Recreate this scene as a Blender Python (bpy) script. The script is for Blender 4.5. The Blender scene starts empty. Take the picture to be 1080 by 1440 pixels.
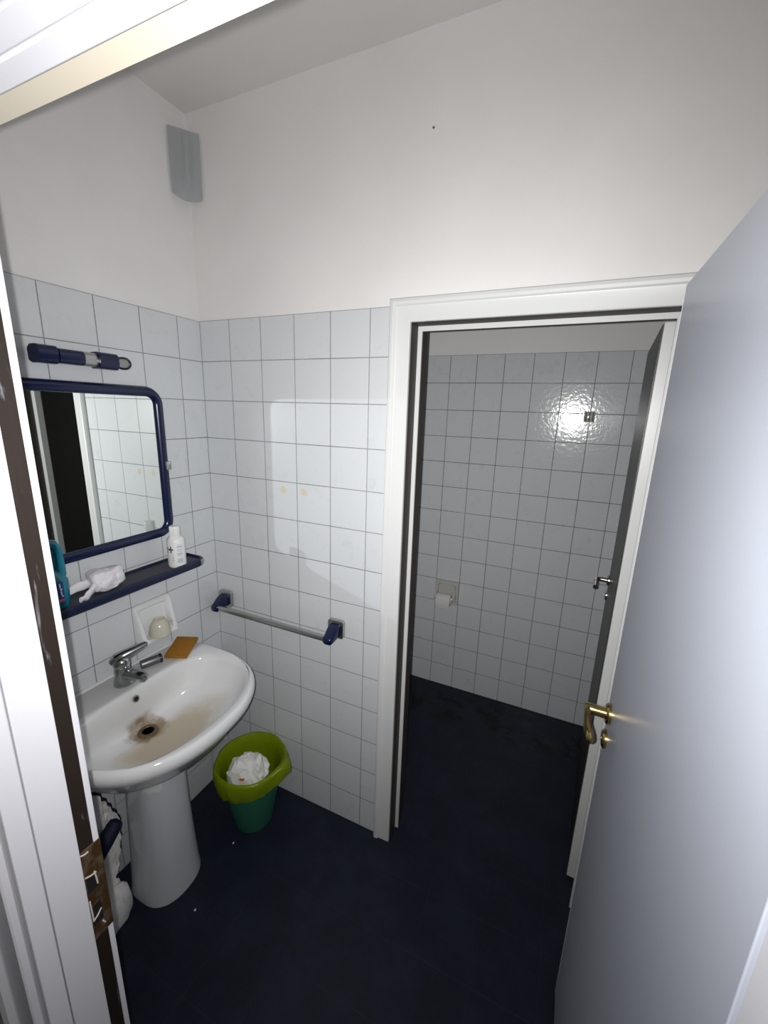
import bpy, bmesh, math, random
from mathutils import Vector, Matrix, noise
random.seed(7)
C = bpy.context.scene.collection
SC = bpy.context.scene
PI = math.pi
T = 0.15            # tile pitch
H_T = 2.10          # height of the tiling
CEIL = 2.785

# ------------------------------------------------------------------ materials
def mat(name, col, rough=0.5, metal=0.0, **kw):
    m = bpy.data.materials.new(name); m.use_nodes = True
    b = m.node_tree.nodes['Principled BSDF']
    b.inputs['Base Color'].default_value = (*col, 1)
    b.inputs['Roughness'].default_value = rough
    b.inputs['Metallic'].default_value = metal
    for k, v in kw.items():
        b.inputs[k].default_value = v
    return m

class N:
    """small helper to wire shader nodes"""
    def __init__(s, m):
        s.m = m; s.t = m.node_tree; s.b = s.t.nodes['Principled BSDF']
    def add(s, typ, **kw):
        n = s.t.nodes.new(typ)
        for k, v in kw.items(): setattr(n, k, v)
        return n
    def link(s, a, b): s.t.links.new(a, b)
    def math(s, op, a, b=None, c=None, clamp=False):
        n = s.add('ShaderNodeMath', operation=op, use_clamp=clamp)
        for i, v in enumerate((a, b, c)):
            if v is None: continue
            if hasattr(v, 'node'): s.link(v, n.inputs[i])
            else: n.inputs[i].default_value = v
        return n.outputs[0]
    def smooth(s, v, a, b, to0=0.0, to1=1.0):
        n = s.add('ShaderNodeMapRange', interpolation_type='SMOOTHSTEP')
        s.link(v, n.inputs[0]); n.inputs[1].default_value = a; n.inputs[2].default_value = b
        n.inputs[3].default_value = to0; n.inputs[4].default_value = to1
        return n.outputs[0]
    def noise(s, vec, scale, detail=3, rough=0.5, dist=0.0):
        n = s.add('ShaderNodeTexNoise'); n.inputs['Scale'].default_value = scale
        n.inputs['Detail'].default_value = detail; n.inputs['Roughness'].default_value = rough
        n.inputs['Distortion'].default_value = dist
        if vec is not None: s.link(vec, n.inputs['Vector'])
        return n.outputs['Fac']
    def mix(s, fac, a, b):
        n = s.add('ShaderNodeMix', data_type='RGBA')
        for i, v in ((0, fac), (6, a), (7, b)):
            if hasattr(v, 'node'): s.link(v, n.inputs[i])
            elif i == 0: n.inputs[0].default_value = v
            else: n.inputs[i].default_value = (*v, 1)
        return n.outputs[2]
    def bump(s, h, strength, dist, prev=None):
        n = s.add('ShaderNodeBump'); n.inputs['Strength'].default_value = strength
        n.inputs['Distance'].default_value = dist; s.link(h, n.inputs['Height'])
        if prev is not None: s.link(prev, n.inputs['Normal'])
        return n.outputs[0]
    def pos(s):
        g = s.add('ShaderNodeNewGeometry'); return g.outputs['Position']
    def sep(s, v):
        n = s.add('ShaderNodeSeparateXYZ'); s.link(v, n.inputs[0]); return n.outputs

def tile_mat(name, axis, off, col, grout, rough=0.16, spots=(), joint=0.0016, bumpy=0.0005):
    """square glazed tiles on a wall, counted down from the top edge; axis = horizontal world axis"""
    m = mat(name, col, rough); n = N(m)
    p = n.pos(); s = n.sep(p)
    u = n.math('DIVIDE', n.math('SUBTRACT', s[axis], off), T)
    v = n.math('DIVIDE', n.math('SUBTRACT', s[2], H_T), T)
    def joint_d(q):
        f = n.math('FRACT', q)
        return n.math('MULTIPLY', n.math('MINIMUM', f, n.math('SUBTRACT', 1.0, f)), T)
    d = n.math('MINIMUM', joint_d(u), joint_d(v))
    wob = n.math('MULTIPLY', n.math('SUBTRACT', n.noise(p, 45, 2), 0.5), 0.0010)
    d = n.math('ADD', d, wob)
    g = n.smooth(d, joint * 0.55, joint * 1.35, 1.0, 0.0)
    ids = n.add('ShaderNodeCombineXYZ')
    n.link(n.math('FLOOR', u), ids.inputs[0]); n.link(n.math('FLOOR', v), ids.inputs[1])
    wn = n.add('ShaderNodeTexWhiteNoise', noise_dimensions='3D'); n.link(ids.outputs[0], wn.inputs['Vector'])
    shift = n.add('ShaderNodeVectorMath', operation='MULTIPLY_ADD')
    n.link(wn.outputs['Color'], shift.inputs[0]); shift.inputs[1].default_value = (7, 7, 7); n.link(p, shift.inputs[2])
    veins = n.noise(shift.outputs[0], 16, 5, 0.62, 0.9)
    vm = n.smooth(veins, 0.54, 0.72)
    dark = tuple(c * 0.92 for c in col)
    c1 = n.mix(vm, col, dark)
    light = tuple(min(1, c * 1.05) for c in col)
    c2 = n.mix(n.math('MULTIPLY', wn.outputs['Value'], 0.5), c1, light)
    grime = n.smooth(n.noise(p, 2.2, 4), 0.4, 0.75)
    gcol = n.mix(grime, grout, tuple(c * 0.6 for c in grout))
    c3 = n.mix(g, c2, gcol)
    for (a, z, r, sc) in spots:      # old glue spots left by a removed fitting
        da = n.math('SUBTRACT', s[axis], a); dz = n.math('SUBTRACT', s[2], z)
        dd = n.math('SQRT', n.math('ADD', n.math('POWER', da, 2), n.math('POWER', dz, 2)))
        dd = n.math('ADD', dd, n.math('MULTIPLY', n.math('SUBTRACT', n.noise(p, 60, 3), 0.5), 0.02))
        c3 = n.mix(n.math('MULTIPLY', n.smooth(dd, r, r * 0.5), 0.75), c3, sc)
    n.link(c3, n.b.inputs['Base Color'])
    n.link(n.math('ADD', rough, n.math('MULTIPLY', g, 0.6)), n.b.inputs['Roughness'])
    waves = n.noise(p, 55, 2, 0.5)
    b1 = n.bump(waves, 0.9, bumpy)
    b2 = n.bump(n.math('SUBTRACT', 1.0, g), 0.7, 0.001, b1)
    n.link(b2, n.b.inputs['Normal'])
    return m

def paint_mat(name, col, rough=0.85):
    m = mat(name, col, rough); n = N(m); p = n.pos()
    a = n.noise(p, 1.6, 5, 0.6)
    pc = n.mix(n.smooth(a, 0.35, 0.75), col, tuple(c * 0.93 for c in col))
    if name == 'cream_wall_paint':      # a small dark fleck and a hairline of patching above the tiles
        s = n.sep(p)
        d1 = n.math('SQRT', n.math('ADD', n.math('POWER', n.math('SUBTRACT', s[0], 0.935), 2), n.math('POWER', n.math('SUBTRACT', s[2], 2.553), 2)))
        pc = n.mix(n.smooth(d1, 0.0045, 0.0025), pc, (0.12, 0.10, 0.09))
    n.link(pc, n.b.inputs['Base Color'])
    n.link(n.bump(n.noise(p, 140, 4), 0.25, 0.0006, n.bump(n.noise(p, 9, 3), 0.3, 0.003)), n.b.inputs['Normal'])
    return m

TILE = (0.61, 0.635, 0.655)
GROUT = (0.30, 0.30, 0.305)
A0, B0, U0 = 1.02, 0.687, 0.715
M_tile_back = tile_mat('glazed_tile_back', 0, A0 * T, TILE, GROUT, 0.30,
                       spots=((0.388, 1.468, 0.018, (0.62, 0.55, 0.38)), (0.484, 1.468, 0.020, (0.60, 0.54, 0.38))))
M_tile_left = tile_mat('glazed_tile_left', 1, -B0 * T, TILE, GROUT, 0.30)
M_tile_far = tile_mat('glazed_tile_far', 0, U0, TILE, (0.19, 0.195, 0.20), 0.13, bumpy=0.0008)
M_tile_side = tile_mat('glazed_tile_side', 1, 0.05, TILE, GROUT)
M_paint = paint_mat('cream_wall_paint', (0.80, 0.787, 0.782))
M_ceil = paint_mat('ceiling_paint', (0.74, 0.725, 0.70))
M_trim = mat('white_lacquer_trim', (0.66, 0.67, 0.67), 0.35)
M_trim_entry = mat('lilac_white_lacquer', (0.72, 0.72, 0.77), 0.35)
M_reveal = mat('brown_rebate', (0.045, 0.036, 0.028), 0.6)
M_door = mat('pale_grey_door_laminate', (0.49, 0.52, 0.60), 0.33)
n = N(M_door); p = n.pos()
n.link(n.bump(n.noise(p, 260, 3), 0.15, 0.0004), n.b.inputs['Normal'])
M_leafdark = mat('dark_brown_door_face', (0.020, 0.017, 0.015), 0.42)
M_brown_face = mat('worn_brown_rebate', (0.035, 0.024, 0.016), 0.33)
n = N(M_brown_face); p = n.pos()
mp = n.add('ShaderNodeMapping'); mp.inputs['Scale'].default_value = (60, 60, 9); n.link(p, mp.inputs[0])
sc_ = n.smooth(n.noise(mp.outputs[0], 1.0, 4, 0.6, 0.6), 0.60, 0.72)
n.link(n.mix(n.math('MULTIPLY', sc_, 0.8), (0.022, 0.015, 0.011), (0.20, 0.20, 0.23)), n.b.inputs['Base Color'])
n.link(n.bump(n.noise(mp.outputs[0], 0.6, 3), 0.4, 0.002), n.b.inputs['Normal'])

# dark navy floor tiles
M_floor = mat('navy_floor_tile', (0.012, 0.016, 0.035), 0.42); n = N(M_floor); p = n.pos(); s = n.sep(p)
def jd(q, o, t):
    f = n.math('FRACT', n.math('DIVIDE', n.math('SUBTRACT', q, o), t))
    return n.math('MULTIPLY', n.math('MINIMUM', f, n.math('SUBTRACT', 1.0, f)), t)
d = n.math('MINIMUM', jd(s[0], 0.115, 0.2), jd(s[1], 0.08, 0.2))
g = n.smooth(d, 0.001, 0.0028, 1.0, 0.0)
mott = n.smooth(n.noise(p, 7, 6, 0.65), 0.35, 0.7)
c = n.mix(mott, (0.0085, 0.0108, 0.0235), (0.0135, 0.0168, 0.0355))
sp = n.smooth(n.noise(p, 300, 2), 0.62, 0.74)
c = n.mix(n.math('MULTIPLY', sp, 0.30), c, (0.035, 0.04, 0.065))
c = n.mix(n.math('MULTIPLY', g, 0.30), c, (0.025, 0.027, 0.036))
# damp dirty band along the toilet wall
wet = n.math('MULTIPLY', n.smooth(n.noise(p, 8, 4, 0.7), 0.52, 0.57),
             n.math('MULTIPLY', n.smooth(s[1], 0.72, 0.88), n.smooth(s[1], 1.08, 0.98)))
c = n.mix(n.math('MULTIPLY', wet, 0.95), c, (0.0015, 0.0015, 0.002))
n.b.inputs['Specular IOR Level'].default_value = 0.28
n.link(c, n.b.inputs['Base Color'])
n.link(n.math('ADD', 0.38, n.math('MULTIPLY', n.noise(p, 12, 4), 0.25)), n.b.inputs['Roughness'])
n.link(n.bump(n.noise(p, 220, 3), 0.35, 0.0008, n.bump(n.math('SUBTRACT', 1.0, g), 0.5, 0.0008)), n.b.inputs['Normal'])

M_navy = mat('navy_plastic', (0.003, 0.009, 0.045), 0.22)
M_navy_matte = mat('navy_plastic_matte', (0.003, 0.008, 0.035), 0.4)
M_slate = mat('dusty_shelf_top', (0.050, 0.055, 0.070), 0.6)
M_mirror = mat('mirror_silvering', (0.86, 0.90, 0.87), 0.01, 1.0)
M_chrome = mat('chrome', (0.42, 0.44, 0.43), 0.16, 1.0)
M_chrome_dull = mat('dull_chrome', (0.50, 0.50, 0.49), 0.32, 1.0)
M_brass = mat('aged_brass', (0.44, 0.33, 0.14), 0.26, 1.0)
M_silver = mat('satin_nickel', (0.62, 0.60, 0.56), 0.22, 1.0)
M_porc = mat('white_porcelain', (0.74, 0.75, 0.76), 0.10)
M_cream = mat('cream_ceramic', (0.55, 0.53, 0.44), 0.16)
M_black = mat('black_void', (0.004, 0.004, 0.004), 0.8)
M_white_pl = mat('white_plastic', (0.78, 0.79, 0.78), 0.38)
M_ink = mat('black_ink', (0.02, 0.02, 0.025), 0.5)
M_pale_ink = mat('pale_grey_print', (0.50, 0.53, 0.60), 0.5)
M_green_ink = mat('pale_green_print', (0.55, 0.62, 0.52), 0.5)
M_teal = mat('teal_plastic', (0.006, 0.17, 0.25), 0.25)
M_label_blue = mat('blue_label', (0.006, 0.04, 0.25), 0.3)
M_orange = mat('orange_print', (0.75, 0.12, 0.04), 0.5)
M_red = mat('red_paper', (0.50, 0.08, 0.04), 0.6)
M_paper = mat('white_tissue', (0.78, 0.77, 0.76), 0.9)
M_paper.node_tree.nodes['Principled BSDF'].inputs['Subsurface Weight'].default_value = 0.0
M_film = mat('white_wrapping', (0.72, 0.70, 0.74), 0.55)
M_sponge = mat('ochre_sponge', (0.46, 0.20, 0.012), 0.9); n = N(M_sponge); p = n.pos()
n.link(n.mix(n.smooth(n.noise(p, 260, 3), 0.45, 0.7), (0.36, 0.155, 0.008), (0.26, 0.10, 0.005)), n.b.inputs['Base Color'])
n.link(n.bump(n.noise(p, 420, 3), 0.8, 0.002), n.b.inputs['Normal'])
M_sponge_edge = mat('ochre_sponge_edge', (0.55, 0.36, 0.02), 0.9)
M_steel = mat('grey_metal', (0.20, 0.195, 0.215), 0.42, 0.9)
M_bin = mat('green_bin_plastic', (0.026, 0.145, 0.092), 0.35)
M_bin.node_tree.nodes['Principled BSDF'].inputs['Transmission Weight'].default_value = 0.0
# yellow-green plastic film of the bag
M_bag = bpy.data.materials.new('yellow_green_film'); M_bag.use_nodes = True
t = M_bag.node_tree; b = t.nodes['Principled BSDF']; out = t.nodes['Material Output']
b.inputs['Base Color'].default_value = (0.33, 0.42, 0.008, 1); b.inputs['Roughness'].default_value = 0.28
tr = t.nodes.new('ShaderNodeBsdfTranslucent'); tr.inputs[0].default_value = (0.42, 0.56, 0.012, 1)
tp = t.nodes.new('ShaderNodeBsdfTransparent'); tp.inputs[0].default_value = (0.62, 0.80, 0.10, 1)
m1 = t.nodes.new('ShaderNodeMixShader'); m1.inputs[0].default_value = 0.40
m2 = t.nodes.new('ShaderNodeMixShader'); m2.inputs[0].default_value = 0.22
t.links.new(b.outputs[0], m1.inputs[1]); t.links.new(tr.outputs[0], m1.inputs[2])
t.links.new(m1.outputs[0], m2.inputs[1]); t.links.new(tp.outputs[0], m2.inputs[2])
t.links.new(m2.outputs[0], out.inputs[0])
M_mat = mat('white_terry', (0.84, 0.82, 0.80), 0.95); n = N(M_mat); p = n.pos()
n.link(n.bump(n.noise(p, 170, 4, 0.7), 0.5, 0.003), n.b.inputs['Normal'])
n.link(n.mix(n.smooth(n.noise(p, 45, 4), 0.55, 0.72), (0.85, 0.83, 0.81), (0.62, 0.60, 0.59)), n.b.inputs['Base Color'])
M_trimdark = mat('dark_edging', (0.010, 0.011, 0.022), 0.8)
M_duct = mat('grey_plastic_sheet', (0.62, 0.64, 0.655), 0.55)
M_bronze = mat('bronze_strike', (0.20, 0.14, 0.07), 0.38, 0.55); n = N(M_bronze); p = n.pos()
n.link(n.mix(n.smooth(n.noise(p, 60, 4), 0.45, 0.65), (0.10, 0.055, 0.022), (0.20, 0.14, 0.09)), n.b.inputs['Base Color'])
M_tape = mat('clear_brown_tape', (0.28, 0.18, 0.08), 0.12)
M_glass = bpy.data.materials.new('clear_bulb_glass'); M_glass.use_nodes = True
t = M_glass.node_tree; out = t.nodes['Material Output']
gl = t.nodes.new('ShaderNodeBsdfGlossy'); gl.inputs['Roughness'].default_value = 0.05; gl.inputs[0].default_value = (0.9, 0.9, 0.88, 1)
tp = t.nodes.new('ShaderNodeBsdfTransparent'); tp.inputs[0].default_value = (0.80, 0.80, 0.79, 1)
fz = t.nodes.new('ShaderNodeFresnel'); fz.inputs[0].default_value = 1.5
mx = t.nodes.new('ShaderNodeMixShader'); t.links.new(fz.outputs[0], mx.inputs[0])
t.links.new(tp.outputs[0], mx.inputs[1]); t.links.new(gl.outputs[0], mx.inputs[2]); t.links.new(mx.outputs[0], out.inputs[0])
M_clearhook = mat('clear_hook_plastic', (0.45, 0.45, 0.40), 0.12)
M_roll = mat('toilet_paper', (0.66, 0.65, 0.63), 0.95)
M_wallbeige = paint_mat('corridor_paint', (0.60, 0.56, 0.52))

# stained basin glaze
M_basin = mat('stained_porcelain', (0.74, 0.75, 0.76), 0.10); n = N(M_basin); p = n.pos(); s = n.sep(p)
def ell(cx, cy, ax, ay):
    a = n.math('POWER', n.math('DIVIDE', n.math('SUBTRACT', s[0], cx), ax), 2)
    b_ = n.math('POWER', n.math('DIVIDE', n.math('SUBTRACT', s[1], cy), ay), 2)
    return n.math('SQRT', n.math('ADD', a, b_))
low = n.smooth(s[2], 0.765, 0.70)
w1 = n.noise(p, 9, 4, 0.6)
e1 = n.math('ADD', ell(0.285, -0.495, 0.135, 0.215), n.math('MULTIPLY', n.math('SUBTRACT', w1, 0.5), 0.7))
st = n.math('MULTIPLY', n.smooth(e1, 1.05, 0.45), low)
st = n.math('MULTIPLY', st, n.smooth(s[0], 0.165, 0.215))
c = n.mix(n.math('MULTIPLY', st, 0.62), (0.74, 0.75, 0.76), (0.44, 0.32, 0.13))
e2 = n.math('ADD', ell(0.17, -0.505, 0.052, 0.058), n.math('MULTIPLY', n.math('SUBTRACT', n.noise(p, 30, 4), 0.5), 0.9))
c = n.mix(n.math('MULTIPLY', n.math('MULTIPLY', n.smooth(e2, 1.25, 0.7), n.smooth(s[2], 0.72, 0.69)), 0.85), c, (0.24, 0.15, 0.055))
deck = n.math('MULTIPLY', n.math('MULTIPLY', n.smooth(s[0], 0.135, 0.115), n.smooth(s[2], 0.81, 0.82)), 0.7)
c = n.mix(deck, c, (0.40, 0.39, 0.385))      # scale film on the tap ledge
n.link(c, n.b.inputs['Base Color'])
n.link(n.math('ADD', 0.10, n.math('MULTIPLY', n.math('MAXIMUM', st, deck), 0.35)), n.b.inputs['Roughness'])
# pedestal glaze with one paler patch
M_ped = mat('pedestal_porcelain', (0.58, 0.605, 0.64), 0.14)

# ------------------------------------------------------------------ mesh helpers
def build(name, bm, m, parent=None, smooth=True, angle=35):
    me = bpy.data.meshes.new(name)
    bmesh.ops.recalc_face_normals(bm, faces=bm.faces)
    bm.to_mesh(me); bm.free()
    for q in (m if isinstance(m, (list, tuple)) else [m]): me.materials.append(q)
    if smooth:
        for f in me.polygons: f.use_smooth = True
        try: me.set_sharp_from_angle(angle=math.radians(angle))
        except Exception: pass
    o = bpy.data.objects.new(name, me); C.objects.link(o)
    if parent is not None:
        o.parent = parent
        o.matrix_parent_inverse = parent.matrix_world.inverted() if parent.type != 'EMPTY' else Matrix.Translation(-parent.location)
    return o

def thing(name, label, cat, loc=(0, 0, 0), group=None):
    o = bpy.data.objects.new(name, None); C.objects.link(o)
    o.location = loc; o.empty_display_size = 0.05
    o['label'] = label; o['category'] = cat
    if group: o['group'] = group
    return o
def tag(o, label, cat, group=None):
    o['label'] = label; o['category'] = cat
    if group: o['group'] = group
    return o
def struct(o): o['kind'] = 'structure'; return o

def box(bm, x0, x1, y0, y1, z0, z1, bev=0.0, seg=2, mi=0):
    r = bmesh.ops.create_cube(bm, size=1.0)
    vs = r['verts']
    bmesh.ops.scale(bm, vec=(x1 - x0, y1 - y0, z1 - z0), verts=vs)
    bmesh.ops.translate(bm, vec=((x0 + x1) / 2, (y0 + y1) / 2, (z0 + z1) / 2), verts=vs)
    fs = set(f for v in vs for f in v.link_faces)
    for f in fs: f.material_index = mi
    if bev > 0:
        es = list(set(e for v in vs for e in v.link_edges))
        bmesh.ops.bevel(bm, geom=es, offset=bev, segments=seg, affect='EDGES', profile=0.5, material=mi)
    return bm
def BX(*a, **k):
    return box(bmesh.new(), *a, **k)

def ring_loft(bm, rings, close_start=True, close_end=True, mi=0, cyclic=True):
    vr = [[bm.verts.new(p) for p in r] for r in rings]
    n_ = len(vr[0])
    for a, b_ in zip(vr, vr[1:]):
        for i in range(n_ if cyclic else n_ - 1):
            j = (i + 1) % n_
            f = bm.faces.new((a[i], a[j], b_[j], b_[i])); f.material_index = mi
    if close_start: bm.faces.new(list(reversed(vr[0]))).material_index = mi
    if close_end: bm.faces.new(vr[-1]).material_index = mi
    return vr

def lathe(bm, prof, origin=(0, 0, 0), axis=(0, 0, 1), seg=40, caps=(True, True), mi=0, wob=None):
    az = Vector(axis).normalized()
    ax = az.orthogonal().normalized(); ay = az.cross(ax)
    o = Vector(origin); rings = []
    for (r, h) in prof:
        rr = []
        for k in range(seg):
            a = 2 * PI * k / seg
            q = r if wob is None else wob(r, h, a)
            hh = h
            if isinstance(q, tuple): q, hh = q
            rr.append(o + az * hh + (ax * math.cos(a) + ay * math.sin(a)) * q)
        rings.append(rr)
    ring_loft(bm, rings, caps[0], caps[1], mi)
    return bm

def tube(bm, pts, rad, seg=12, mi=0, closed=False, flat=1.0, upv=None):
    pts = [Vector(p) for p in pts]; n_ = len(pts)
    rads = rad if isinstance(rad, (list, tuple)) else [rad] * n_
    rings = []; prev = None
    for i, p_ in enumerate(pts):
        if closed: tg = pts[(i + 1) % n_] - pts[i - 1]
        elif i == 0: tg = pts[1] - pts[0]
        elif i == n_ - 1: tg = pts[-1] - pts[-2]
        else: tg = (pts[i + 1] - p_).normalized() + (p_ - pts[i - 1]).normalized()
        tg.normalize()
        u = prev if prev is not None else (Vector(upv) if upv else tg.orthogonal())
        u = (u - tg * u.dot(tg)).normalized(); prev = u
        w = tg.cross(u)
        rings.append([p_ + (u * math.cos(2 * PI * k / seg) + w * math.sin(2 * PI * k / seg) * flat) * rads[i] for k in range(seg)])
    if closed:
        rings.append(rings[0][:])
        vr = [[bm.verts.new(q) for q in r] for r in rings[:-1]]
        vr.append(vr[0])
        for a, b_ in zip(vr, vr[1:]):
            for i in range(seg):
                j = (i + 1) % seg
                bm.faces.new((a[i], a[j], b_[j], b_[i])).material_index = mi
    else:
        ring_loft(bm, rings, True, True, mi)
    return bm

def rrect(y0, y1, z0, z1, r, seg=8):
    """rounded rectangle in (y, z), counter-clockwise"""
    out = []
    for cy, cz, a0 in ((y1 - r, z1 - r, 0), (y0 + r, z1 - r, 90), (y0 + r, z0 + r, 180), (y1 - r, z0 + r, 270)):
        for k in range(seg + 1):
            a = math.radians(a0 + 90 * k / seg)
            out.append((cy + r * math.cos(a), cz + r * math.sin(a)))
    return out

def prism(bm, pts2, d0, d1, plane='yz', mi=0):
    """extrude a closed 2-D outline between d0 and d1 along the remaining axis"""
    def P(a, b_, d):
        return {'yz': (d, a, b_), 'xz': (a, d, b_), 'xy': (a, b_, d)}[plane]
    ring_loft(bm, [[P(a, b_, d0) for a, b_ in pts2], [P(a, b_, d1) for a, b_ in pts2]], mi=mi)
    return bm

def bevel_all(bm, off, seg=2, ang=30):
    es = [e for e in bm.edges if len(e.link_faces) == 2 and e.calc_face_angle(0) > math.radians(ang)]
    bmesh.ops.bevel(bm, geom=es, offset=off, segments=seg, affect='EDGES', profile=0.5)
    return bm

# ------------------------------------------------------------------ the rooms
XR = 1.95                 # right wall of the wash room
YF, YO = -0.9955, -1.085   # entry wall, inner and corridor face
D = 1.109                 # far wall of the toilet
TH = 0.006                # tiles stand proud of the painted wall
OX0, OX1, OZ = 0.897, 1.622, 2.049     # toilet doorway
EX0, EX1, EZ = 0.776, 1.608, 2.056     # entry doorway

struct(build('floor', BX(-0.12, 2.2, -2.3, 1.25, -0.08, 0.0), M_floor, smooth=False))
struct(build('ceiling', BX(-0.12, 2.2, -2.3, 1.25, CEIL, CEIL + 0.08), M_ceil, smooth=False))
# left wall: painted body, tiled face (slot 1)
bm = BX(-0.12, -TH, YF - 0.1, 0.12, 0, CEIL); box(bm, -TH, 0.0, YF, 0.0, 0, H_T, mi=1)
struct(build('wall_left', bm, [M_paint, M_tile_left], smooth=False))
# back wall with the toilet doorway
WB = 0.16               # thickness of the wall between wash room and toilet
bm = BX(-0.12, OX0 - 0.019, 0.0 + TH, WB, 0, CEIL)
box(bm, OX1 + 0.019, XR + 0.1, TH, WB, 0, CEIL); box(bm, OX0 - 0.019, OX1 + 0.019, TH, WB, OZ + 0.019, CEIL)
box(bm, 0.0, OX0 - 0.02, 0.0, TH, 0, H_T, mi=1); box(bm, OX1 + 0.02, XR, 0.0, TH, 0, H_T, mi=1)
struct(build('wall_back', bm, [M_paint, M_tile_back], smooth=False))
bm = BX(XR + TH, XR + 0.1, YF - 0.1, 0.12, 0, CEIL); box(bm, XR, XR + TH, YF, 0.0, 0, H_T, mi=1)
struct(build('wall_right', bm, [M_paint, M_tile_side], smooth=False))
# entry wall
bm = BX(-0.12, EX0 - 0.02, YO, YF, 0, CEIL); box(bm, EX1 + 0.02, 2.2, YO, YF, 0, CEIL)
box(bm, EX0 - 0.02, EX1 + 0.02, YO, YF, EZ + 0.02, CEIL)
struct(build('wall_front', bm, [M_wallbeige], smooth=False))
# toilet: far wall and side walls
bm = BX(0.2, 2.05, D + TH, D + 0.1, 0, CEIL); box(bm, 0.3, 1.95, D, D + TH, 0, H_T, mi=1)
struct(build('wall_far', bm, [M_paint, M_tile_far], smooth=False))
bm = BX(0.2, 0.3 - TH, WB, D + 0.1, 0, CEIL); box(bm, 0.3 - TH, 0.3, WB, D, 0, H_T, mi=1)
struct(build('wall_toilet_left', bm, [M_paint, M_tile_side], smooth=False))
bm = BX(1.95 + TH, 2.05, WB, D + 0.1, 0, CEIL); box(bm, 1.95, 1.95 + TH, WB, D, 0, H_T, mi=1)
struct(build('wall_toilet_right', bm, [M_paint, M_tile_side], smooth=False))
# corridor enclosure
struct(build('wall_corridor_back', BX(-0.12, 2.2, -2.38, -2.3, 0, CEIL), M_wallbeige, smooth=False))
struct(build('wall_corridor_left', BX(-0.2, -0.12, -2.3, YO, 0, CEIL), M_wallbeige, smooth=False))
struct(build('wall_corridor_right', BX(2.2, 2.28, -2.3, YO, 0, CEIL), M_wallbeige, smooth=False))

# ---- toilet door frame (trim_1)
def casing_profile(w=0.070, d=0.014):
    # (outward from the opening, towards the viewer): flat inner field, step, rounded outer bead
    return [(0.0, 0.0), (0.0, d * 0.75), (0.002, d * 0.85), (0.044, d * 0.95), (0.046, d * 1.0),
            (0.050, d * 1.35), (0.058, d * 1.5), (0.066, d * 1.35), (w, d * 0.9), (w, 0.0)]
def casing(bm, x0, x1, z1, yface, sgn, prof, mi=0):
    """mitred casing around three sides of an opening; sgn -1 = projects towards -y"""
    vs = []
    for (u, v) in prof:
        y = yface + sgn * v
        vs.append([(x0 - u, y, 0), (x0 - u, y, z1 + u), (x1 + u, y, z1 + u), (x1 + u, y, 0)])
    V = [[bm.verts.new(q) for q in r] for r in vs]; n_ = len(V)
    for i in range(n_):
        a, b_ = V[i], V[(i + 1) % n_]
        for k in range(3): bm.faces.new((a[k], a[k + 1], b_[k + 1], b_[k])).material_index = mi
    bm.faces.new([r[0] for r in V]).material_index = mi; bm.faces.new([r[3] for r in V]).material_index = mi
fr = bmesh.new()
casing(fr, OX0, OX1, OZ, 0.0, -1, casing_profile())
frame1 = struct(build('trim_1', fr, M_trim, angle=25))
# rebated lining: brown reveal then a white stop, then brown again
def lining(bm, xa, xb, z, y0, y1, t, mi):
    box(bm, xa - t, xa, y0, y1, 0, z + t, mi=mi); box(bm, xb, xb + t, y0, y1, 0, z + t, mi=mi)
    box(bm, xa, xb, y0, y1, z, z + t, mi=mi)
bm = bmesh.new(); lining(bm, OX0, OX1, OZ, 0.0005, 0.062, 0.018, 0)
build('reveal', bm, M_reveal, frame1, smooth=False)
bm = bmesh.new()
lining(bm, OX0 + 0.014, OX1 - 0.018, OZ - 0.015, 0.0625, 0.068, 0.032, 0)
build('stop_strip', bm, M_trim, frame1, smooth=False)
bm = bmesh.new(); lining(bm, OX0 + 0.015, OX1 - 0.010, OZ - 0.014, 0.0685, 0.090, 0.031, 0)
lining(bm, OX0 + 0.001, OX1 - 0.001, OZ - 0.001, 0.0905, 0.158, 0.017, 0)
build('rebate', bm, M_reveal, frame1, smooth=False)

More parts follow.
